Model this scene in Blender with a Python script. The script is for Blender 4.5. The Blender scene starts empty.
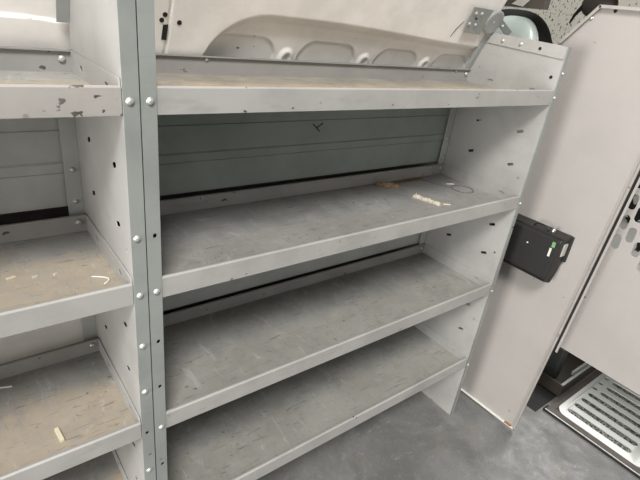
import bpy, bmesh, math, random
from mathutils import Vector, Matrix
random.seed(7)
SC = bpy.context.scene
COL = SC.collection
PI = math.pi

# ------------------------------------------------------------------ materials
def mat(name):
    m = bpy.data.materials.new(name); m.use_nodes = True
    nt = m.node_tree; nt.nodes.clear()
    out = nt.nodes.new('ShaderNodeOutputMaterial'); b = nt.nodes.new('ShaderNodeBsdfPrincipled')
    nt.links.new(b.outputs[0], out.inputs[0])
    tc = nt.nodes.new('ShaderNodeTexCoord')
    return m, nt, b, tc.outputs['Object']

def noise(nt, vec, scale, detail=3, rough=.55, stretch=None, off=(0, 0, 0), dist=0):
    if stretch or any(off):
        mp = nt.nodes.new('ShaderNodeMapping'); nt.links.new(vec, mp.inputs[0])
        mp.inputs['Location'].default_value = off
        if stretch: mp.inputs['Scale'].default_value = stretch
        vec = mp.outputs[0]
    n = nt.nodes.new('ShaderNodeTexNoise'); nt.links.new(vec, n.inputs['Vector'])
    n.inputs['Scale'].default_value = scale; n.inputs['Detail'].default_value = detail
    n.inputs['Roughness'].default_value = rough; n.inputs['Distortion'].default_value = dist
    return n.outputs[0]

def ramp(nt, v, a, b, ca=0., cb=1.):
    r = nt.nodes.new('ShaderNodeMapRange'); nt.links.new(v, r.inputs[0])
    r.inputs[1].default_value = a; r.inputs[2].default_value = b
    r.inputs[3].default_value = ca; r.inputs[4].default_value = cb
    r.interpolation_type = 'SMOOTHSTEP'
    return r.outputs[0]

def mathn(nt, op, a, b):
    n = nt.nodes.new('ShaderNodeMath'); n.operation = op
    for i, v in enumerate((a, b)):
        if isinstance(v, (int, float)): n.inputs[i].default_value = v
        else: nt.links.new(v, n.inputs[i])
    return n.outputs[0]

def mix(nt, f, a, b):
    n = nt.nodes.new('ShaderNodeMix'); n.data_type = 'RGBA'
    if isinstance(f, (int, float)): n.inputs[0].default_value = f
    else: nt.links.new(f, n.inputs[0])
    for i, v in ((6, a), (7, b)):
        if isinstance(v, tuple): n.inputs[i].default_value = (*v, 1)
        else: nt.links.new(v, n.inputs[i])
    return n.outputs[2]

def bump(nt, b, h, strength=.2, dist=.002):
    n = nt.nodes.new('ShaderNodeBump'); nt.links.new(h, n.inputs['Height'])
    n.inputs['Strength'].default_value = strength; n.inputs['Distance'].default_value = dist
    nt.links.new(n.outputs[0], b.inputs['Normal'])

def paint(name, base, dark=None, rough=.5, chips=.74, chipcol=(.07, .065, .06), chipscale=38, smear=.35, metallic=0):
    m, nt, b, v = mat(name)
    dark = dark or tuple(c * .84 for c in base)
    c = mix(nt, ramp(nt, noise(nt, v, 5, 5, .6), .38, .66), base, dark)
    st = noise(nt, v, 9, 4, .65, stretch=(1, 1, 5), off=(3, 1, 2))
    c = mix(nt, mathn(nt, 'MULTIPLY', ramp(nt, st, .55, .75), smear), c, tuple(x * .72 for x in base))
    ch = noise(nt, v, chipscale, 2, .5, stretch=(1, 1, 1.6), off=(7, 4, 9))
    cl = noise(nt, v, 3.2, 2, .5, off=(1, 8, 3))
    k = mathn(nt, 'MULTIPLY', ramp(nt, ch, chips, chips + .02), ramp(nt, cl, .42, .56))
    c = mix(nt, k, c, chipcol)
    nt.links.new(c, b.inputs['Base Color'])
    b.inputs['Roughness'].default_value = rough; b.inputs['Metallic'].default_value = metallic
    bump(nt, b, noise(nt, v, 160, 2), .04, .001)
    return m

def plain(name, col, rough=.5, metallic=0, var=.15, scale=30, emit=0, spec=None):
    m, nt, b, v = mat(name)
    c = mix(nt, noise(nt, v, scale, 4), tuple(x * (1 - var) for x in col), tuple(min(1, x * (1 + var)) for x in col))
    nt.links.new(c, b.inputs['Base Color'])
    b.inputs['Roughness'].default_value = rough; b.inputs['Metallic'].default_value = metallic
    if spec is not None: b.inputs['Specular IOR Level'].default_value = spec
    return m

def dusty(name, base, tan, front=.07, back=.31, amount=.7, grime=(.10, .098, .09)):
    """worn steel shelf floor: scuffs, dark specks, tan dust gathered along the front and rear edges"""
    m, nt, b, v = mat(name)
    c = mix(nt, ramp(nt, noise(nt, v, 4.5, 6, .65, dist=.4), .32, .68), base, tuple(x * .72 for x in base))
    c = mix(nt, mathn(nt, 'MULTIPLY', ramp(nt, noise(nt, v, 22, 5, .7, off=(2, 2, 2)), .5, .8), .45), c, tuple(min(1, x * 1.5) for x in base))
    sp = nt.nodes.new('ShaderNodeSeparateXYZ'); nt.links.new(v, sp.inputs[0])
    wob = mathn(nt, 'MULTIPLY', mathn(nt, 'SUBTRACT', noise(nt, v, 11, 5, .7), .5), .16)
    y = mathn(nt, 'ADD', sp.outputs[1], wob)
    edge = mathn(nt, 'MAXIMUM', ramp(nt, y, front, front - .07), ramp(nt, y, back - .005, back + .05))
    dust = mathn(nt, 'MULTIPLY', edge, ramp(nt, noise(nt, v, 30, 4, .7, off=(5, 1, 0)), .25, .6, .35, 1.))
    c = mix(nt, mathn(nt, 'MULTIPLY', dust, amount), c, tan)
    pt = ramp(nt, noise(nt, v, 7, 4, .6, off=(9, 3, 1)), .55, .72)
    c = mix(nt, mathn(nt, 'MULTIPLY', pt, amount * .4), c, tan)
    k = mathn(nt, 'MULTIPLY', ramp(nt, noise(nt, v, 60, 2, .5, off=(4, 4, 4)), .68, .71), ramp(nt, noise(nt, v, 6, 2, .5, off=(0, 6, 0)), .45, .6))
    c = mix(nt, mathn(nt, 'MULTIPLY', k, .8), c, grime)
    sc = noise(nt, v, 14, 2, .5, stretch=(1, 9, 1), off=(1, 0, 5), dist=1.2)
    c = mix(nt, mathn(nt, 'MULTIPLY', ramp(nt, sc, .64, .69), .6), c, grime)
    sc = noise(nt, v, 16, 3, .6, stretch=(5, 1, 1), off=(6, 0, 2), dist=2.)
    c = mix(nt, mathn(nt, 'MULTIPLY', ramp(nt, sc, .62, .68), .5), c, tuple(x * .55 for x in base))
    sc = noise(nt, v, 9, 4, .7, stretch=(3, 1, 1), off=(2, 7, 2), dist=1.)
    c = mix(nt, mathn(nt, 'MULTIPLY', ramp(nt, sc, .58, .7), .5), c, tuple(x * 1.45 for x in base))
    nt.links.new(c, b.inputs['Base Color'])
    r = ramp(nt, noise(nt, v, 12, 4), .3, .7, .42, .68); nt.links.new(r, b.inputs['Roughness'])
    bump(nt, b, noise(nt, v, 45, 5, .7), .12, .002)
    return m

def floor_mat():
    m, nt, b, v = mat('van_floor')
    c = mix(nt, ramp(nt, noise(nt, v, 3.5, 6, .65, dist=.5), .35, .66), (.19, .19, .185), (.125, .126, .123))
    c = mix(nt, mathn(nt, 'MULTIPLY', ramp(nt, noise(nt, v, 17, 6, .75), .5, .75), .5), c, (.30, .295, .28))
    sc = noise(nt, v, 13, 3, .6, stretch=(1, 6, 1), off=(1, 0, 5), dist=1.5)
    c = mix(nt, mathn(nt, 'MULTIPLY', ramp(nt, sc, .66, .72), .5), c, (.36, .35, .33))
    sc = noise(nt, v, 11, 3, .6, stretch=(7, 1, 1), off=(4, 2, 5), dist=1.5)
    c = mix(nt, mathn(nt, 'MULTIPLY', ramp(nt, sc, .66, .72), .5), c, (.07, .07, .065))
    sp = noise(nt, v, 170, 2, .5)
    c = mix(nt, mathn(nt, 'MULTIPLY', ramp(nt, sp, .62, .68), .28), c, (.42, .41, .38))
    rust = ramp(nt, noise(nt, v, 6, 5, .6, off=(2.3, 0, 0)), .62, .78)
    c = mix(nt, mathn(nt, 'MULTIPLY', rust, .3), c, (.30, .22, .13))
    nt.links.new(c, b.inputs['Base Color'])
    r = ramp(nt, noise(nt, v, 9, 5, .7), .3, .7, .33, .6); nt.links.new(r, b.inputs['Roughness'])
    bump(nt, b, noise(nt, v, 60, 5, .7), .25, .002)
    return m

def speckle(name, a, bcol, scale, t0=.38, t1=.46):
    m, nt, b, v = mat(name)
    n = noise(nt, v, scale, 2, .5, stretch=(1, 1.6, 1))
    c = mix(nt, ramp(nt, n, t0, t1), bcol, a)
    nt.links.new(c, b.inputs['Base Color']); b.inputs['Roughness'].default_value = .8
    return m

def grit(name):
    m, nt, b, v = mat(name)
    n = noise(nt, v, 120, 3, .7)
    c = mix(nt, ramp(nt, n, .42, .62), (.03, .032, .028), (.40, .41, .37))
    nt.links.new(c, b.inputs['Base Color']); b.inputs['Roughness'].default_value = .85
    bump(nt, b, n, .6, .003)
    return m

M = dict(
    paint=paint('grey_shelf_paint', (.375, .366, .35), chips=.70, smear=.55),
    grey_darker=paint('darker_shelf_grey', (.27, .265, .25), chips=.72, smear=.5),  # darker version of the shelf grey, for the top shelves' rear lips
    panel=paint('grey_panel_paint', (.40, .395, .38), chips=.75),
    flange=paint('sage_grey_paint', (.265, .285, .268), chips=.72, smear=.3),
    chipped=paint('chipped_grey_paint', (.375, .355, .33), chips=.62, smear=.6, chipscale=46),
    backing=paint('green_grey_panel', (.30, .345, .315), chips=.76, smear=.15),
    backing_pale=paint('pale_grey_panel', (.50, .515, .495), chips=.77, smear=.15),
    van=paint('white_van_body', (.90, .87, .83), rough=.32, chips=.735, smear=.12, chipscale=30),
    part=paint('beige_grey_partition', (.415, .39, .367), dark=(.39, .366, .346), rough=.42, chips=.755, smear=.1),
    trim=paint('worn_partition_edge', (.41, .385, .355), chips=.68, chipcol=(.22, .12, .05)),
    floor1=dusty('dusty_top_shelf_steel', (.30, .275, .235), (.42, .33, .22), amount=.9),
    floor2=dusty('worn_shelf_steel', (.265, .265, .262), (.32, .295, .255), front=.03, amount=.4),
    floor3=dusty('scuffed_shelf_steel', (.275, .275, .262), (.33, .305, .255), front=.04, amount=.4),
    floorL=dusty('tan_dusty_shelf_steel', (.30, .295, .28), (.40, .32, .22), front=.07, amount=.6),
    zinc=plain('zinc_bolt', (.56, .56, .53), .35, .55, .1),
    dark=plain('black_void', (.012, .012, .012), .9),
    black=plain('black_plastic', (.016, .015, .014), .5, 0, .4, 60),
    blackm=plain('black_rubber_and_shade', (.015, .015, .015), .8),
    grey_pl=plain('grey_plastic', (.08, .09, .085), .5),
    alum=plain('cast_aluminium', (.70, .72, .69), .42, .35, .08, 14),
    frame=plain('dusty_black_frame_gap_shade', (.10, .085, .075), .6, 0, .5, 18),
    grit=grit('black_grit_strip'),
    plate=paint('galvanised_plate', (.36, .38, .37), rough=.4, metallic=.3, chips=.8),
    pale=plain('pale_plastic', (.50, .57, .53), .3, 0, .06),
    seat=plain('black_seat_cloth', (.012, .014, .011), .9, 0, .4, 120),
    brown=plain('dark_brown_trim', (.055, .045, .035), .5),
    tag=plain('grey_tag', (.42, .41, .37), .5),
    label_w=plain('white_sticker', (.72, .72, .66), .6),
    label_g=plain('green_sticker', (.16, .36, .16), .6),
    paper=plain('crumpled_paper', (.55, .50, .40), .8, 0, .12, 90),
    leaf=plain('dry_brown_scrap', (.33, .23, .13), .9, 0, .3, 90),
    tape=plain('brown_tape_residue', (.16, .095, .04), .6, 0, .3, 70),
    wood=plain('pale_wood', (.62, .56, .42), .7),
    rust=plain('rust', (.30, .13, .04), .9, 0, .5, 60),
    chrome=plain('chrome', (.75, .75, .72), .2, .9, .05),
    speckle=speckle('speckled_white', (.46, .44, .385), (.07, .07, .06), 60, .35, .42),
    tanroof=plain('tan_headliner', (.45, .35, .29), .9),
    floor=floor_mat(),
)

# ------------------------------------------------------------------ builders
def empty(name, loc, label, cat, group=None):
    o = bpy.data.objects.new(name, None); COL.objects.link(o); o.location = loc
    o.empty_display_size = .05
    o['label'] = label; o['category'] = cat
    if group: o['group'] = group
    return o
def base_of(p):
    v = Vector((0, 0, 0))
    while p: v += p.location; p = p.parent
    return v
def link(name, me, m, parent=None, smooth=False, bev=0, segs=2):
    o = bpy.data.objects.new(name, me); COL.objects.link(o)
    if parent:
        o.parent = parent; me.transform(Matrix.Translation(-base_of(parent)))
    if m: me.materials.append(m)
    if smooth:
        for p in me.polygons: p.use_smooth = True
    if bev:
        md = o.modifiers.new('bevel', 'BEVEL'); md.width = bev; md.segments = segs; md.limit_method = 'ANGLE'; md.angle_limit = .6
    return o
def thing_mesh(name, me, m, label, cat, group=None, **k):
    """one-mesh thing whose origin is at the foot of its bounding box"""
    xs = [v.co for v in me.vertices]
    c = Vector(((min(v.x for v in xs) + max(v.x for v in xs)) / 2, (min(v.y for v in xs) + max(v.y for v in xs)) / 2, min(v.z for v in xs)))
    me.transform(Matrix.Translation(-c))
    o = link(name, me, m, **k); o.location = c
    o['label'] = label; o['category'] = cat
    if group: o['group'] = group
    return o
class MB:
    def __init__(s): s.v = []; s.f = []
    def add(s, vs, fs):
        n = len(s.v); s.v += [tuple(v) for v in vs]; s.f += [tuple(i + n for i in f) for f in fs]; return s
    def box(s, a, b):
        x0, y0, z0 = a; x1, y1, z1 = b
        return s.add([(x0, y0, z0), (x1, y0, z0), (x1, y1, z0), (x0, y1, z0), (x0, y0, z1), (x1, y0, z1), (x1, y1, z1), (x0, y1, z1)],
                     [(0, 3, 2, 1), (4, 5, 6, 7), (0, 1, 5, 4), (1, 2, 6, 5), (2, 3, 7, 6), (3, 0, 4, 7)])
    def prism(s, poly, vec):
        """closed polygon of 3-D points swept along vec"""
        n = len(poly); vec = Vector(vec)
        vs = [Vector(p) for p in poly] + [Vector(p) + vec for p in poly]
        return s.add(vs, [tuple(range(n))[::-1], tuple(range(n, 2 * n))] + [(i, (i + 1) % n, n + (i + 1) % n, n + i) for i in range(n)])
    def tube(s, pts, r, n=8):
        pts = [Vector(p) for p in pts]; base = len(s.v); rs = r if isinstance(r, (list, tuple)) else [r] * len(pts)
        prev = None; vs = []
        for i, p in enumerate(pts):
            d = (pts[min(i + 1, len(pts) - 1)] - pts[max(i - 1, 0)]).normalized()
            if prev is None: u = d.orthogonal().normalized()
            else: u = (prev - d * prev.dot(d)).normalized()
            prev = u; w = d.cross(u)
            vs += [p + (u * math.cos(2 * PI * k / n) + w * math.sin(2 * PI * k / n)) * rs[i] for k in range(n)]
        fs = []
        for i in range(len(pts) - 1):
            for k in range(n): fs.append((i * n + k, i * n + (k + 1) % n, (i + 1) * n + (k + 1) % n, (i + 1) * n + k))
        fs.append(tuple(range(n))[::-1]); L = (len(pts) - 1) * n; fs.append(tuple(L + k for k in range(n)))
        return s.add(vs, fs)
    def lathe(s, c, axis, prof, n=14):
        """prof: list of (radius, height along axis)"""
        c = Vector(c); d = Vector(axis).normalized(); u = d.orthogonal().normalized(); w = d.cross(u); vs = []; fs = []
        for r, h in prof: vs += [c + d * h + (u * math.cos(2 * PI * k / n) + w * math.sin(2 * PI * k / n)) * r for k in range(n)]
        for i in range(len(prof) - 1):
            for k in range(n): fs.append((i * n + k, i * n + (k + 1) % n, (i + 1) * n + (k + 1) % n, (i + 1) * n + k))
        fs.append(tuple(range(n))[::-1]); L = (len(prof) - 1) * n; fs.append(tuple(L + k for k in range(n)))
        return s.add(vs, fs)
    def mesh(s, name='m'):
        me = bpy.data.meshes.new(name); me.from_pydata(s.v, [], s.f); me.update()
        bm = bmesh.new(); bm.from_mesh(me); bmesh.ops.recalc_face_normals(bm, faces=bm.faces); bm.to_mesh(me); bm.free()
        return me
def plate(outline, holes, th, fn):
    """sheet cut from a 2-D outline with real holes; fn maps (u, v, w) to the world, w runs -th/2..th/2"""
    cu = bpy.data.curves.new('c', 'CURVE'); cu.dimensions = '2D'; cu.fill_mode = 'BOTH'; cu.extrude = th / 2
    for lp in [outline] + holes:
        sp = cu.splines.new('POLY'); sp.points.add(len(lp) - 1); sp.use_cyclic_u = True
        for p, (a, b) in zip(sp.points, lp): p.co = (a, b, 0, 1)
    o = bpy.data.objects.new('c', cu); COL.objects.link(o)
    dg = bpy.context.evaluated_depsgraph_get(); dg.update()
    me = bpy.data.meshes.new_from_object(o.evaluated_get(dg))
    bpy.data.objects.remove(o); bpy.data.curves.remove(cu)
    for v in me.vertices: v.co = Vector(fn(*v.co))
    bm = bmesh.new(); bm.from_mesh(me); bmesh.ops.remove_doubles(bm, verts=bm.verts, dist=1e-5)
    bmesh.ops.recalc_face_normals(bm, faces=bm.faces); bm.to_mesh(me); bm.free(); me.materials.clear()
    return me
def slot(cu, cv, lu, lv, n=6, rot=0):
    """rounded slot outline of size lu x lv"""
    r = min(lu, lv) / 2; pts = []
    for k in range(4 * n):
        a = 2 * PI * (k + .5) / (4 * n); x = math.cos(a) * r; y = math.sin(a) * r
        x += math.copysign(lu / 2 - r, x); y += math.copysign(lv / 2 - r, y)
        pts.append((cu + x * math.cos(rot) - y * math.sin(rot), cv + x * math.sin(rot) + y * math.cos(rot)))
    return pts
def rrect(a, b, c, d, r, n=5):
    pts = []
    for cx, cy, a0 in ((c - r, d - r, 0), (a + r, d - r, 90), (a + r, b + r, 180), (c - r, b + r, 270)):
        for k in range(n + 1):
            t = math.radians(a0 + 90 * k / n); pts.append((cx + r * math.cos(t), cy + r * math.sin(t)))
    return pts
def bolt(p, axis, parent, r=.0058, name='bolt', m=None):
    b = MB().lathe(p, axis, [(r * 1.25, -.0005), (r * 1.25, .0012), (r, .0014), (r * .92, .0032), (r * .6, .0046), (r * .25, .005)])
    return link(name, b.mesh(), m or M['zinc'], parent, smooth=True)
def ellipsoid(c, r, n=20, p=1.0):
    me = bpy.data.meshes.new('e'); bm = bmesh.new(); bmesh.ops.create_uvsphere(bm, u_segments=n, v_segments=n, radius=1)
    for v in bm.verts:
        f = lambda t: math.copysign(abs(t) ** p, t)
        v.co = Vector((c[0] + r[0] * f(v.co.x), c[1] + r[1] * f(v.co.y), c[2] + r[2] * f(v.co.z)))
    bm.to_mesh(me); bm.free(); return me

# ------------------------------------------------------------------ camera (solved from the photograph's vanishing lines)
R = ((0.7921799427, -0.5986134011, 0.1187978717), (-0.1775481463, -0.4122956953, -0.8935820697), (0.5838900531, 0.6867854509, -0.4328950801))
cam = bpy.data.objects.new('camera', bpy.data.cameras.new('camera')); COL.objects.link(cam)
cam.data.sensor_width = 36; cam.data.lens = 478.515 / 640 * 36; cam.data.clip_start = .02
mw = Matrix.Identity(4)
for i in range(3):
    mw[i][0] = R[0][i]; mw[i][1] = -R[1][i]; mw[i][2] = -R[2][i]
mw[0][3], mw[1][3], mw[2][3] = -0.2949, -0.8174, 1.594
cam.matrix_world = mw
SC.camera = cam

# ------------------------------------------------------------------ setting
def struct(o): o['kind'] = 'structure'; return o
fl = MB().box((-3, -2.2, -.03), (3.2, .46, 0)).mesh(); struct(link('floor', fl, M['floor']))

def ss(a, b, x):
    t = max(0., min(1., (x - a) / (b - a))); return t * t * (3 - 2 * t)
def wall_y(z):
    return .425 if z < 1.30 else .365 - .43 * (z - 1.43)
OV = [(.262, .468), (.545, .762), (.846, 1.050), (1.130, 1.330)]
def wall_depth(x, z):
    d = 0.
    # long pressed recess below the roof rail; its upper left corner is one big curve
    if x > .2:
        edge = 1.564 - .026 * ss(.55, 1.3, x)
        if x < .42: edge = 1.43 + (edge - 1.43) * math.sqrt(max(0, 1 - ((.42 - x) / .175) ** 2))
        rr = ss(edge + .001, edge - .020, z) * ss(1.345, 1.325, x)
        d += .028 * rr
        zt = 1.508 - .008 * ss(.5, 1.2, x)
        for a, b in OV:                                   # shallow pockets with rounded shoulders
            c = (a + b) / 2; h = (b - a) / 2
            dx = abs(x - c) - (h - .055); dz = z - (zt - .055)
            q = math.hypot(max(dx, 0), max(dz, 0)) - .055
            d += .007 * ss(.001, -.002, q) * (rr > .5)
        for a in (.505, .80, 1.09):                       # little domes between the pockets
            q = math.hypot((x - a) / .026, max(0, z - 1.455) / .030)
            d -= .007 * ss(1.15, .6, q) * (rr > .5)
            q = math.hypot((x - a - .003) / .013, max(0, z - 1.45) / .020)
            d += .008 * ss(1.1, .6, q) * (rr > .5)
    if x < 0:                                             # lap joint in the body behind the left bay
        zs = 1.512 - .004 * ss(-.13, -.06, x)
        d += .006 * ss(zs - .001, zs + .002, z) + .012 * ss(1.552, 1.60, z)
    d += .004 * (ss(.146, .149, x) - ss(.152, .155, x))   # vertical seam
    d -= .006 * ss(.115, .095, x) * ss(.03, .05, x) * ss(1.545, 1.56, z)
    return d
nx, nz = 1000, 230; x0, x1, za, zb = -1.4, 1.30, 1.30, 1.98
vs = []; fs = []
for j in range(nz + 1):
    z = za + (zb - za) * j / nz
    for i in range(nx + 1):
        x = x0 + (x1 + .16 * ss(1.60, 1.50, z) - x0) * i / nx
        vs.append((x, wall_y(z) + wall_depth(x, z), z))
for j in range(nz):
    for i in range(nx):
        a = j * (nx + 1) + i; fs.append((a, a + 1, a + nx + 2, a + nx + 1))
me = bpy.data.meshes.new('wall'); me.from_pydata(vs, [], fs); me.update()
wl = struct(link('wall_left', me, M['van'], smooth=True))
sd = wl.modifiers.new('solid', 'SOLIDIFY'); sd.thickness = .012; sd.offset = -1
struct(link('wall_back', MB().box((-1.4, .435, 0), (1.46, .455, 1.31)).mesh(), M['frame']))  # coloured dark to paint in the shade seen through the bay gaps
nrm = Vector((0, -1, -.43)).normalized()
def on_wall(x, z, k=0): return Vector((x, wall_y(z), z)) + nrm * k
for x, z, r in ((.139, 1.541, .0055), (.133, 1.529, .0055), (.174, 1.527, .0055)):
    link('hole', MB().lathe(on_wall(x, z), nrm, [(r, -.004), (r, .0012)]).mesh(), M['dark'], wl)
a = [on_wall(x, z, -.003) for x, z in ((.1375, 1.487), (.149, 1.487), (.149, 1.520), (.1375, 1.520))]
link('hole', MB().prism(a, nrm * .0042).mesh(), M['dark'], wl)
for pts in ([(1.115, 1.560), (1.122, 1.585), (1.140, 1.612)],):
    link('scratch', MB().tube([on_wall(x, z, .0003) for x, z in pts], [.0009, .0016, .0009], 6).mesh(), M['brown'], wl)

# ------------------------------------------------------------------ shelving
Z = [1.4455, 1.0741, .7042, .3333]
W = 1.3144; LIP = .0483; DEEP = .033; UP = .044
def build_unit(name, X0, X1, Ds, label, floors, lipmats, lf, rf, bays, slots_seen):
    u = empty(name, ((X0 + X1) / 2, .18, 0), label, 'shelving', 'grey van shelving units')
    T = .002
    for zi, D, fm, lm in zip(Z, Ds, floors, lipmats):
        zf = zi - DEEP
        sh = link('shelf', MB().box((X0 + .001, .001, zf - T), (X1 - .001, D, zf)).mesh(), fm, u)
        b = MB().prism([(X0 + .001, 0, zi - LIP), (X0 + .001, T, zi - LIP), (X0 + .001, .0035, zi - .006), (X0 + .001, .011, zi - .0055), (X0 + .001, .011, zi - .002), (X0 + .001, .004, zi), (X0 + .001, 0, zi - .003)], (X1 - X0 - .002, 0, 0))
        b.box((X0 + .001, T, zf - T), (X1 - .001, .012, zf - .0005))
        b.box((X0 + .001, T, zi - LIP), (X1 - .001, .014, zi - LIP + T))
        link('front_lip', b.mesh(), lm, sh, bev=.0012)
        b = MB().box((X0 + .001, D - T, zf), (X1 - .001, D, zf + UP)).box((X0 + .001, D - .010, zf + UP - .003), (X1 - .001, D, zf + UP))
        link('rear_lip', b.mesh(), M['grey_darker'] if zi > 1.2 else M['paint'], sh)
        for X in (X0 + .002, X1 - .002):
            hs = [slot(.075, zf + .020, .022, .010), slot(.245, zf + .020, .022, .010)]
            o = [(.004, zf), (D - .002, zf), (D - .002, zf + UP), (.004, zf + UP)]
            link('side_lip', plate(o, hs, .0016, lambda a, b, w, X=X: (X + w, a, b)), M['panel'], sh)
        link('bolt', MB().lathe((X1 - .020, D - .003, zf + .026), (0, -1, 0), [(.0075, 0), (.007, .003), (.003, .0055)]).mesh(), M['zinc'], sh, smooth=True)
        if X0 >= -.01:
            for xx in (X1 - .085, X0 + .25):
                link('bolt', MB().lathe((xx, D - .003, zf + .036), (0, -1, 0), [(.005, 0), (.004, .003), (.002, .004)]).mesh(), M['zinc'], sh, smooth=True)
    prof = [(.001, 0), (.001, 1.577), (.03, 1.5795), (.288, 1.590), (.352, 1.43), (.36, 1.30), (.36, 0)]
    for X, side, fw in ((X0, -1, lf), (X1, 1, rf)):
        hs = [slot(*h) for h in slots_seen]
        ep = link('end_panel', plate(prof, hs, .002, lambda a, b, w, X=X, s=side: (X + s * .001 + w, a, b)), M['panel'], u)
        xa, xb = sorted((X, X + side * fw))
        fh = []
        cx = X + side * fw * (.42 if fw > .02 else .5)
        if fw > .02:
            k = 0; zz = 1.421
            for k in range(12):
                z = 1.421 - .1253 * k
                if side < 0 and k in (2, 4, 5, 7, 9): fh.append(slot(cx, z, .0075, .0095))
                elif side > 0 and k in (6, 8): fh.append(slot(cx, z, .0075, .0095))
        fm = plate([(xa, 0), (xb, 0), (xb, 1.577), (xa, 1.577)], fh, .002, lambda a, b, w: (a, -.001 + w, b))
        ff = link('front_flange', fm, M['flange'], ep)
        if fw > .02:
            b = MB(); e = X + side * fw   # rolled outer edge of the post
            xo, xi = sorted((e, e - side * .002)); b.box((xo, -.0005, 0), (xi, .022, 1.577))
            link('flange_return', b.mesh(), M['flange'], ep)
        for k in range(12):
            z = 1.421 - .1253 * k
            if fw > .02:
                if side < 0 and k in (2, 4, 5, 7, 9): continue
                if side > 0 and k in (1, 6, 8): continue
                if side < 0 and k == 1: continue
            elif k not in (0, 3, 6, 9): continue
            bolt((cx, -.002, z), (0, -1, 0), ep, .0056 if fw > .02 else .0045)
        if fw <= .02: bolt((X + .012, -.002, 1.497), (0, -1, 0), ep, .0045)
        # rear flange folds towards the bay, with the strip that carries the wall panels
        xa, xb = sorted((X, X - side * .034))
        link('rear_flange', MB().box((xa, .3612, .02), (xb, .3635, 1.40)).mesh(), M['backing_pale'], ep)
        bolt((X - side * .016, .361, 1.189), (0, -1, 0), ep, .005); bolt((X - side * .016, .361, 1.110), (0, -1, 0), ep, .005)
        if side > 0 and X0 >= -.01:
            ts = MB().prism([(X - .0002, .003, 1.540), (X - .0002, .003, 1.5765), (X - .0002, .285, 1.588), (X - .0002, .297, 1.556)], (-.003, 0, 0))
            link('top_strip', ts.mesh(), M['panel'], ep)
            for y, z in ((.164, 1.566), (.235, 1.568)): bolt((X - .003, y, z), (-1, 0, 0), ep, .005)
            for y, z in ((.091, 1.561), (.026, 1.482)):
                link('hole', MB().lathe((X - .0026, y, z), (-1, 0, 0), [(.0055, -.002), (.0055, .0010 if z > 1.5 else -.001)]).mesh(), M['dark'], ep)
            link('bottom_flange', MB().box((X - .004, .004, .001), (X, .345, .012)).mesh(), M['trim'], ep)
            link('wall_edge', MB().prism([(X + .0005, .288, 1.590), (X + .0005, .352, 1.430), (X + .0005, .362, 1.434), (X + .0005, .298, 1.594)], (-.022, 0, 0)).mesh(), M['plate'], ep)
    # ribbed steel sheet at the rear of each bay
    for za, zb, ribs, m in bays:
        y = .372; p = [(y, za), (y + .004, za)]
        back = [(y + .004, za), (y + .004, zb), (y, zb)]
        front = [(y, zb)]
        for r in ribs:
            if r[0] == 'g': front += [(y, r[1] + .0025), (y + .003, r[1] + .002), (y + .003, r[1] - .002), (y, r[1] - .0025)]
            else: front += [(y, r[1]), (y - .0045, r[1] - .004), (y - .0045, r[2] + .002), (y + .002, r[2]), (y + .002, r[2] - .003), (y, r[2] - .0035)]
        front += [(y, za)]
        poly = front + [(y + .006, za), (y + .006, zb)]
        link('back_panel', MB().prism([(X0 + .006, a, b) for a, b in poly], (X1 - X0 - .012, 0, 0)).mesh(), m, u)
    return u

SLOTS = []
for z in (1.170, .930, .807, .562, .438, 1.29, .20):
    SLOTS += [(.075, z, .026, .0105, 6, -.35), (.250, z, .026, .0105, 6, -.35)]
for z in (1.133, .829, .516): SLOTS.append((.031, z, .008, .008))
RIB1 = [('g', 1.281), ('b', 1.207, 1.182)]; RIB2 = [('b', .93, .905)]; RIB3 = [('b', .56, .535)]
main = build_unit('shelving_unit', 0, W, [.345, .36, .36, .36],
    'wide grey steel shelving unit with four dusty shelves, in the middle of the photo',
    [M['floor1'], M['floor2'], M['floor3'], M['floor3']], [M['paint']] * 4, .0265, .018,
    [(1.092, 1.43, RIB1, M['backing']), (.718, 1.055, RIB2, M['backing_pale']), (.37, .69, RIB3, M['backing'])], SLOTS)
LX = -.0555
left = build_unit('shelving_unit', LX - 1.0, LX, [.332, .338, .338, .338],
    'grey shelving unit with chipped paint and tan dusty shelves, cut off at the left edge',
    [M['floorL']] * 4, [M['chipped'], M['paint'], M['paint'], M['paint']], .0265, .0265,
    [(1.096, 1.43, RIB1, M['backing_pale']), (.69, 1.055, [], M['van']), (.37, .66, RIB3, M['backing_pale'])], SLOTS)
bp = [c for c in main.children if c.name.startswith('back_panel')][0]
cr = MB()
for q in ([(.625, 1.268), (.640, 1.256), (.652, 1.262)], [(.640, 1.256), (.655, 1.243)], [(.652, 1.262), (.664, 1.270)]):
    cr.tube([(a, .3712, b) for a, b in q], .0015, 6)
link('gouge', cr.mesh(), M['dark'], bp)
# strap on the tapered rear edge of the left unit, wall bracket of the wide unit
ob = MB().prism([(LX - .024, .318, 1.508), (LX - .001, .318, 1.508), (LX - .001, .276, 1.60), (LX - .024, .276, 1.60)], (0, .003, 0))
link('rear_strap', ob.mesh(), M['plate'], left)
br = MB().prism([on_wall(x, z, .010) for x, z in ((1.150, 1.584), (1.243, 1.583), (1.240, 1.662), (1.135, 1.662))], nrm * .003)
wb = link('wall_bracket', br.mesh(), M['plate'], main)
b = MB().lathe(on_wall(1.278, 1.626, .012), nrm, [(.042, 0), (.042, .005), (.036, .007)], 20)
b.prism([on_wall(x, z, .008) for x, z in ((1.262, 1.640), (1.283, 1.652), (1.420, 1.604), (1.405, 1.585))], nrm * .004)
b.prism([on_wall(x, z, .008) for x, z in ((1.290, 1.60), (1.312, 1.60), (1.312, 1.575), (1.290, 1.575))], nrm * .003)
link('pivot_strap', b.mesh(), M['plate'], wb)
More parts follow.
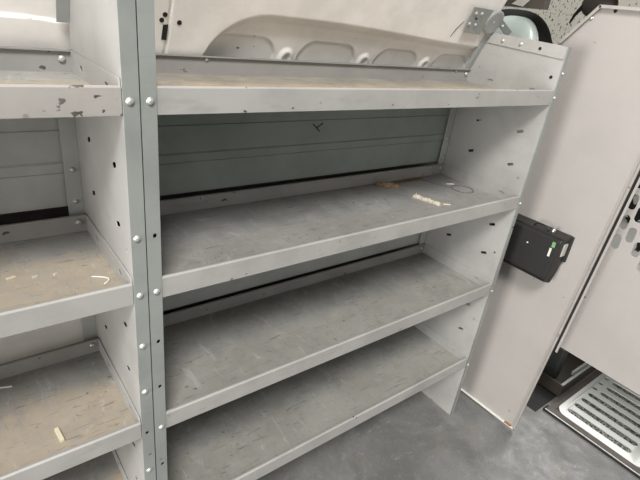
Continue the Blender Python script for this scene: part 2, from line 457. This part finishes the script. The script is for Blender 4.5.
for x, z in ((1.160, 1.645), (1.190, 1.646), (1.155, 1.612), (1.188, 1.611), (1.273, 1.628), (1.335, 1.620)):
    bolt(on_wall(x, z, .013 if x < 1.25 else .016), nrm, wb, .005)
bolt(on_wall(1.175, 1.630, .0132), nrm, wb, .003, 'rivet', M['dark'])

# ------------------------------------------------------------------ partition, hinged door, black case
def py(z): return -.210 - .044 * z
XB = 1.50
bk = empty('partition_panel', (XB, .05, 0), 'tall beige-grey partition panel with a cut top corner, right of the wide shelving', 'partition')
poly = [(py(.016), .016), (py(1.714), 1.714), (.030, 1.714), (.128, 1.590), (.30, 1.36), (.36, 1.20), (.36, .012), (.057, .0)]
pan = link('panel', plate(poly, [slot(-.165, .075, .016, .008, 6, .2)], .003, lambda a, b, w: (XB + w, a, b)), M['part'], bk)
def strip(pts, w, t, name, m, x=XB - .0015, par=None):
    """flat strip standing off the panel towards -x along a (y, z) polyline"""
    b = MB()
    for (a, c) in zip(pts[:-1], pts[1:]):
        d = Vector((c[0] - a[0], c[1] - a[1])).normalized(); n = Vector((-d.y, d.x)) * w
        b.prism([(x, a[0], a[1]), (x, c[0], c[1]), (x, c[0] + n.x, c[1] + n.y), (x, a[0] + n.x, a[1] + n.y)], (-t, 0, 0))
    return link(name, b.mesh(), m, par or bk)
strip([(.128, 1.590), (.030, 1.714), (py(1.714), 1.714)], .010, .012, 'top_flange', M['trim'])
strip([(.118, 1.584), (.026, 1.700), (py(1.7), 1.700)], .0016, .003, 'top_fold', M['part'])
tp = [p for p in bk.children if p.name.startswith('top_flange')][0]
bolt((XB - .0015, -.021, 1.700), (-1, 0, 0), pan, .005, 'bolt', M['dark'])
bolt((XB - .0015, .048, 1.672), (-1, 0, 0), pan, .006)
edge = [(py(z), z) for z in (.018, .6, 1.2, 1.714)]
strip(edge, .006, .008, 'edge_flange', M['trim'])
strip([(a + .012, z) for a, z in edge], .003, .0025, 'edge_fold', M['part'])
strip([(py(z) - .010, z) for z in (.46, 1.2, 1.714)], .008, .003, 'edge_fold', M['part'], XB + .02)
link('bottom_flange', MB().prism([(XB - .014, .30, .004), (XB - .014, py(.01), .012), (XB, py(.01), .012), (XB, .30, .004)], (0, 0, .002)).mesh(), M['label_w'], bk)
link('rust_patch', MB().prism([(XB - .012, -.165, .0142), (XB - .013, -.195, .0142), (XB - .003, -.200, .0142), (XB - .003, -.172, .0142)], (0, 0, .005)).mesh(), M['rust'], pan)

XP = 1.60
hs = []
for c in range(11):
    y = -.262 - .036 * c
    for r in range(6):
        z = .955 + .0785 * r - (.0 if c % 2 == 0 else .0)
        if c % 2: z -= .0425
        if c == 1: z += .085
        if z > 1.42: continue
        hs.append(slot(y, z, .027, .058))
dr = empty('partition_door', (XP, -.60, .445), 'beige-grey perforated partition door behind the tall panel, hanging above the slotted step', 'door')
dp = link('panel', plate([(-.06, .445), (-1.05, .435), (-1.05, 1.72), (-.06, 1.72)], hs, .003, lambda a, b, w: (XP + w, a, b)), M['part'], dr)
for z in (1.142, .907, .70): bolt((XP - .0015, -.238, z), (-1, 0, 0), dp, .003, 'bolt', M['brown'])
link('hinge_strip', MB().prism([(XB + .002, py(.46) + .006, .46), (XB + .002, py(1.7) + .006, 1.70), (XB + .002, py(1.7) + .012, 1.70), (XB + .002, py(.46) + .012, .46)], (XP - XB - .002, 0, 0)).mesh(), M['blackm'], dr)

cs = empty('tool_case', (1.46, -.02, .75), 'black plastic case with green and white stickers, fixed to the tall partition', 'case')
y0, y1 = -.150, .13
prof = [(1.498, .940), (1.424, .940), (1.418, .930), (1.416, .775), (1.424, .758), (1.452, .752), (1.480, .80), (1.498, .858)]
link('body', MB().prism([(x, y0 + (.012 if x < 1.43 and z < .79 else 0), z) for x, z in prof], (0, y1 - y0, 0)).mesh(), M['black'], cs, bev=.004)
link('lid', MB().box((1.428, y0 - .004, .934), (1.498, y1, .946)).mesh(), M['black'], cs, bev=.002)
link('rim', MB().box((1.486, y0 - .010, .84), (1.4985, y1, .944)).mesh(), M['black'], cs, bev=.002)
link('side_recess', MB().box((1.452, y0 - .004, .868), (1.480, y0 + .003, .918)).mesh(), M['tag'], cs, bev=.002)
lt = MB().tube([(1.45, -.02 + .03 * math.cos(t) * -1 - .03, .946 + .014 * math.sin(t)) for t in [PI * k / 8 for k in range(9)]], .003)
link('handle', lt.mesh(), M['black'], cs, smooth=True)
link('latch', MB().lathe((1.45, -.094, .944), (0, -.3, 1), [(.006, 0), (.008, .006), (.006, .016), (.003, .018)]).mesh(), M['chrome'], cs, smooth=True)
link('green_sticker', MB().box((1.4160, -.134, .905), (1.4178, -.122, .926)).mesh(), M['label_g'], cs)
link('white_sticker', MB().box((1.4150, -.127, .866), (1.4168, -.119, .900)).mesh(), M['label_w'], cs)
link('screw', MB().lathe((1.4172, -.032, .882), (-1, 0, 0), [(.003, 0), (.003, .002)]).mesh(), M['label_w'], cs)

# ------------------------------------------------------------------ step plate
XT0, XT1, YT0, YT1 = 1.755, 2.46, -.222, -.82
st = empty('step_plate', (2.1, -.52, 0), 'cast aluminium step plate with long gritty slots, in a black frame, lower right', 'step')
b = MB()
b.prism([(XT0, 0, 0), (XT0, 0, .012), (XT0 + .008, 0, .016), (1.802, 0, .010), (1.806, 0, 0)], (0, 0, 0)) if 0 else None
fr = [(XT0, YT1), (XT1, YT1), (XT1, YT0), (XT0, YT0)]
link('frame', plate(fr, [[(1.80, YT1 + .03), (2.42, YT1 + .03), (2.42, YT0 - .03), (1.80, YT0 - .03)]], .008, lambda a, b, w: (a, b, .0042 + w)), M['frame'], st)
b = MB().box((XT0 - .010, YT1, 0), (XT0 - .004, YT0 + .004, .010)).box((XT0 - .010, YT0, 0), (XT0 + .03, YT0 + .006, .013))
link('edge_trim', b.mesh(), M['blackm'], st)
link('edge_line', MB().box((XT0 - .0035, YT1, 0), (XT0 - .0005, YT0 + .002, .0125)).mesh(), M['alum'], st)
sl = []; rows = [1.846 + .0695 * k for k in range(8)]
for k, x in enumerate(rows):
    if k < 4: sl.append(slot(x, -.4325, .036, .290))
    else:
        sl.append(slot(x, -.289, .026, .026)); sl.append(slot(x - .004, -.4475, .036, .255))
pl = link('tread', plate(rrect(1.795, -.655, 2.425, -.252, .045), sl, .006, lambda a, b, w: (a, b, .014 + w - .006 * ss(.03, 0, a - 1.795) - .004 * ss(.02, 0, -.252 - b))), M['alum'], st, bev=.0015)
link('grit_strip', MB().box((1.82, -.63, .0085), (2.405, -.272, .0105)).mesh(), M['grit'], st)
tr2 = link('tread', plate(rrect(1.795, -.81, 2.425, -.665, .03), [], .006, lambda a, b, w: (a, b, .013 + w)), M['alum'], st)

# ------------------------------------------------------------------ cab behind the partition
bx = empty('battery_box', (2.15, -.02, 0), 'open black metal box on the cab floor beside the slotted step', 'box')
ang = .0
def rot(p, c=(1.897, -.2)):
    x, y = p[0] - c[0], p[1] - c[1]; return (c[0] + x * math.cos(ang) - y * math.sin(ang), c[1] + x * math.sin(ang) + y * math.cos(ang), p[2])
def rbox(a, b2):
    m = MB().box(a, b2); m.v = [rot(v) for v in m.v]; return m
b = rbox((1.90, -.205, .001), (1.906, .10, .075))
for q in (rbox((1.90, -.211, .001), (2.33, -.203, .075)), rbox((2.324, -.205, .001), (2.33, .10, .075)), rbox((1.90, .095, .001), (2.33, .10, .075)), rbox((1.90, -.205, .001), (2.33, .10, .006))): b.add(q.v, q.f)
link('tray', b.mesh(), M['brown'], bx)
link('rim', rbox((1.897, -.214, .074), (2.34, -.202, .079)).mesh(), M['plate'], bx)
link('rail', rbox((2.02, -.200, .079), (2.34, -.190, .098)).mesh(), M['plate'], bx)
thing_mesh('control_box', rbox((1.99, -.13, .0062), (2.06, .02, .20)).mesh(), M['grey_pl'], 'dark grey plastic box standing in the open black metal box', 'box', bev=.006)
thing_mesh('cab_shade_sheet', MB().box((1.70, -.205, 0), (2.98, .42, .0008)).mesh(), M['blackm'], 'black sheet standing in for shade on the cab floor behind the partition', 'shade')  # added dark sheet, paints the shade on the floor under the partition door
struct(link('wall_front', MB().box((3.0, -2.2, 0), (3.03, .6, .94)).mesh(), M['blackm']))

se = empty('driver_seat', (2.02, .54, 0), 'black rounded seat under a pale plastic cover, seen above the end of the wide shelving', 'seat')
link('backrest', ellipsoid((1.86, .56, 1.33), (.075, .235, .366), 28, .75), M['seat'], se, smooth=True)
link('base', ellipsoid((2.10, .52, .42), (.30, .24, .42), 20, .5), M['seat'], se, smooth=True)
link('back_support', MB().box((1.83, .45, .60), (1.89, .68, 1.1)).mesh(), M['seat'], se, bev=.01)
link('plastic_cover', ellipsoid((1.775, .50, 1.43), (.05, .140, .236), 26, .72), M['pale'], se, smooth=True)
t1 = struct(link('trim_1', MB().box((1.52, .245, 1.688), (1.56, .95, 1.80)).mesh(), M['brown']))
link('metal_tag', MB().prism([(1.517, .375, 1.696), (1.517, .325, 1.690), (1.517, .300, 1.716), (1.517, .34, 1.724)], (.003, 0, 0)).mesh(), M['tag'], t1)
struct(link('trim_2', MB().box((2.60, .10, 1.45), (2.63, 1.6, 2.05)).mesh(), M['speckle']))
mi = empty('rear_view_mirror', (2.0, .30, 1.70), 'dark rounded mirror with a hanging cord, above the partition\'s cut corner', 'mirror')
link('housing', ellipsoid((2.0, .275, 1.745), (.03, .075, .052), 20, .9), M['brown'], mi, smooth=True)
link('cord', MB().tube([(1.99, .335, 1.74), (1.99, .362, 1.70), (1.99, .373, 1.665)], [.010, .007, .004]).mesh(), M['blackm'], mi, smooth=True)
struct(link('trim_3', MB().box((2.75, -.75, .40), (2.99, .55, .92)).box((2.70, -.75, .74), (2.75, .55, .80)).mesh(), speckle('cluttered_dashboard', (.85, .86, .84), (.02, .02, .019), 9, .47, .5)))
struct(link('ceiling', MB().box((1.60, -.9, 1.84), (2.4, .32, 1.87)).mesh(), M['tanroof']))

# ------------------------------------------------------------------ litter on the shelves
def scrap(pts, z, h, seed, amp=.004):
    rnd = random.Random(seed); bm = bmesh.new()
    n = 26; vs = []
    for i in range(n + 1):
        t = i / n
        k = t * (len(pts) - 1); j = min(int(k), len(pts) - 2); f = k - j
        x = pts[j][0] * (1 - f) + pts[j + 1][0] * f; y = pts[j][1] * (1 - f) + pts[j + 1][1] * f; w = pts[j][2] * (1 - f) + pts[j + 1][2] * f
        row = []
        dx = pts[j + 1][0] - pts[j][0]; dy = pts[j + 1][1] - pts[j][1]; L = math.hypot(dx, dy)
        for q in range(6):
            s = (q / 5 - .5) * 2 * w * (1 + rnd.uniform(-.25, .25))
            row.append(bm.verts.new((x - dy / L * s, y + dx / L * s, z + .0008 + abs(rnd.gauss(0, amp)) + h * (1 - abs(q / 2.5 - 1)))))
        vs.append(row)
    for i in range(n):
        for q in range(5): bm.faces.new((vs[i][q], vs[i][q + 1], vs[i + 1][q + 1], vs[i + 1][q]))
    geo = bmesh.ops.extrude_face_region(bm, geom=bm.faces[:])
    for v in [g for g in geo['geom'] if isinstance(g, bmesh.types.BMVert)]: v.co.z = z + .0002
    bmesh.ops.recalc_face_normals(bm, faces=bm.faces)
    me = bpy.data.meshes.new('s'); bm.to_mesh(me); bm.free(); return me
s2 = Z[1] - DEEP; s3 = Z[2] - DEEP; s1 = Z[0] - DEEP
thing_mesh('paper_scrap', scrap([(.978, .205, .014), (.985, .175, .009), (.995, .14, .008), (1.004, .105, .010)], s2, .006, 3), M['paper'], 'long crumpled cream paper scrap on the second shelf of the wide unit', 'litter')
thing_mesh('paper_bit', scrap([(1.020, .110, .004), (1.045, .098, .004)], s2, .002, 4, .001), M['paper'], 'tiny cream bit just right of the long paper scrap', 'litter', 'bits of paper on the second shelf')
thing_mesh('paper_bit', scrap([(1.222, .256, .004), (1.250, .244, .004)], s2, .001, 5, .001), M['label_w'], 'small white bit near the right rear corner of the second shelf', 'litter', 'bits of paper on the second shelf')
thing_mesh('dry_scrap', scrap([(.925, .345, .008), (.95, .325, .016), (.975, .305, .010), (.985, .29, .004)], s2, .008, 6, .005), M['leaf'], 'curled dry brown scrap at the rear of the second shelf', 'litter')
thing_mesh('tape_residue', scrap([(1.01, .338, .010), (1.08, .340, .014), (1.17, .340, .010)], s2, .0004, 8, .0004), M['tape'], 'flat brown strip of tape along the rear of the second shelf', 'tape')
b = MB(); c0 = (1.235, .175)
b.tube([(1.16, .325, s2 + .0004), (1.175, .27, s2 + .0004), (1.195, .225, s2 + .0004)] + [(1.235 + .042 * math.cos(t), .19 + .040 * math.sin(t), s2 + .0004) for t in [2.4 + 2 * PI * k / 24 for k in range(25)]], .0018, 6)
thing_mesh('wire_loop', b.mesh(), M['frame'], 'thin dark looped wire lying at the right end of the second shelf', 'wire', smooth=True)
thing_mesh('wooden_peg', MB().prism([(-.212, .062, s3 + .0005), (-.203, .062, s3 + .0005), (-.207, .103, s3 + .0005), (-.216, .103, s3 + .0005)], (0, 0, .009)).mesh(), M['wood'], 'pale wooden peg lying on the third shelf of the left unit', 'peg', bev=.001)
thing_mesh('white_stick', MB().tube([(-.33, .315, s3 + .0025), (-.272, .295, s3 + .0025)], .0022, 8).mesh(), M['label_w'], 'thin white stick at the left frame edge, third shelf of the left unit', 'stick')
thing_mesh('white_string', MB().tube([(-.104 + .028 * math.sin(t) - .002, .113 - .04 * (t / 2.6), s2 + .0018) for t in [2.6 * k / 12 for k in range(13)]], [.0008] + [.0016] * 11 + [.001], 7).mesh(), M['label_w'], 'curved piece of white string near the right end, second shelf of left unit', 'string', smooth=True)
for k, (x, y, lab) in enumerate(((-.248, .170, 'leftmost of the three white crumbs on the second shelf of the left unit'), (-.205, .156, 'middle one of the three white crumbs on the second shelf of the left unit'), (-.168, .150, 'rightmost of the three white crumbs on the second shelf of the left unit'))):
    thing_mesh('crumb', scrap([(x, y, .0025), (x + .016 - .005 * k, y + .004, .002)], s2, .001, 20 + k, .0015), M['paper'], lab, 'litter', 'white crumbs on the left shelf')
thing_mesh('yellow_chip', scrap([(-.082, .047, .006), (-.064, .040, .005)], s1, .003, 31, .003), plain('yellow_chip', (.62, .48, .16), .7), 'yellowish chip in the right front corner of the left unit\'s top shelf', 'litter')

# ------------------------------------------------------------------ light: overcast daylight from the open rear and side doors, plus an added overhead key lamp
w = bpy.data.worlds.new('world'); SC.world = w; w.use_nodes = True
nt = w.node_tree; nt.nodes.clear()
out = nt.nodes.new('ShaderNodeOutputWorld'); bg = nt.nodes.new('ShaderNodeBackground'); nt.links.new(bg.outputs[0], out.inputs[0])
tc = nt.nodes.new('ShaderNodeTexCoord'); sp = nt.nodes.new('ShaderNodeSeparateXYZ'); nt.links.new(tc.outputs['Generated'], sp.inputs[0])
k = ramp(nt, sp.outputs[2], -.5, .5, .08, .55)
kx = mathn(nt, 'MULTIPLY', ramp(nt, sp.outputs[0], .1, -.95, 0, .5), ramp(nt, sp.outputs[2], -.45, .15))
k = mathn(nt, 'ADD', k, kx)
k2 = ramp(nt, sp.outputs[1], -1, -.2, 1.05, 1.)
nt.links.new(mathn(nt, 'MULTIPLY', k, k2), bg.inputs['Strength'])
bg.inputs['Color'].default_value = (1, .985, .955, 1)

def area(name, loc, target, sx, sy, power, col=(1, 1, 1)):
    l = bpy.data.lights.new(name, 'AREA'); l.shape = 'RECTANGLE'; l.size = sx; l.size_y = sy; l.energy = power; l.color = col
    o = bpy.data.objects.new(name, l); COL.objects.link(o); o.location = loc
    o.rotation_euler = (Vector(target) - Vector(loc)).to_track_quat('-Z', 'Y').to_euler(); return o
area('key_light', (-2.0, -3.5, 6.3), (.6, .1, .9), 1.8, 1.8, 900, (1, .98, .95))  # added key lamp aimed along the shelf shadows; van roof omitted for it
area('rear_door_daylight', (-4.2, -.75, 1.2), (1.5, -.3, .8), 1.5, 1.5, 260, (1, .975, .945))
area('windshield_daylight', (3.9, .15, 2.0), (1.7, -.3, 0), 1.3, .9, 75, (1, .985, .95))

SC.view_settings.view_transform = 'Standard'; SC.view_settings.look = 'None'
SC.view_settings.gamma = 1; SC.view_settings.use_curve_mapping = False
SC.view_settings.exposure = -.60
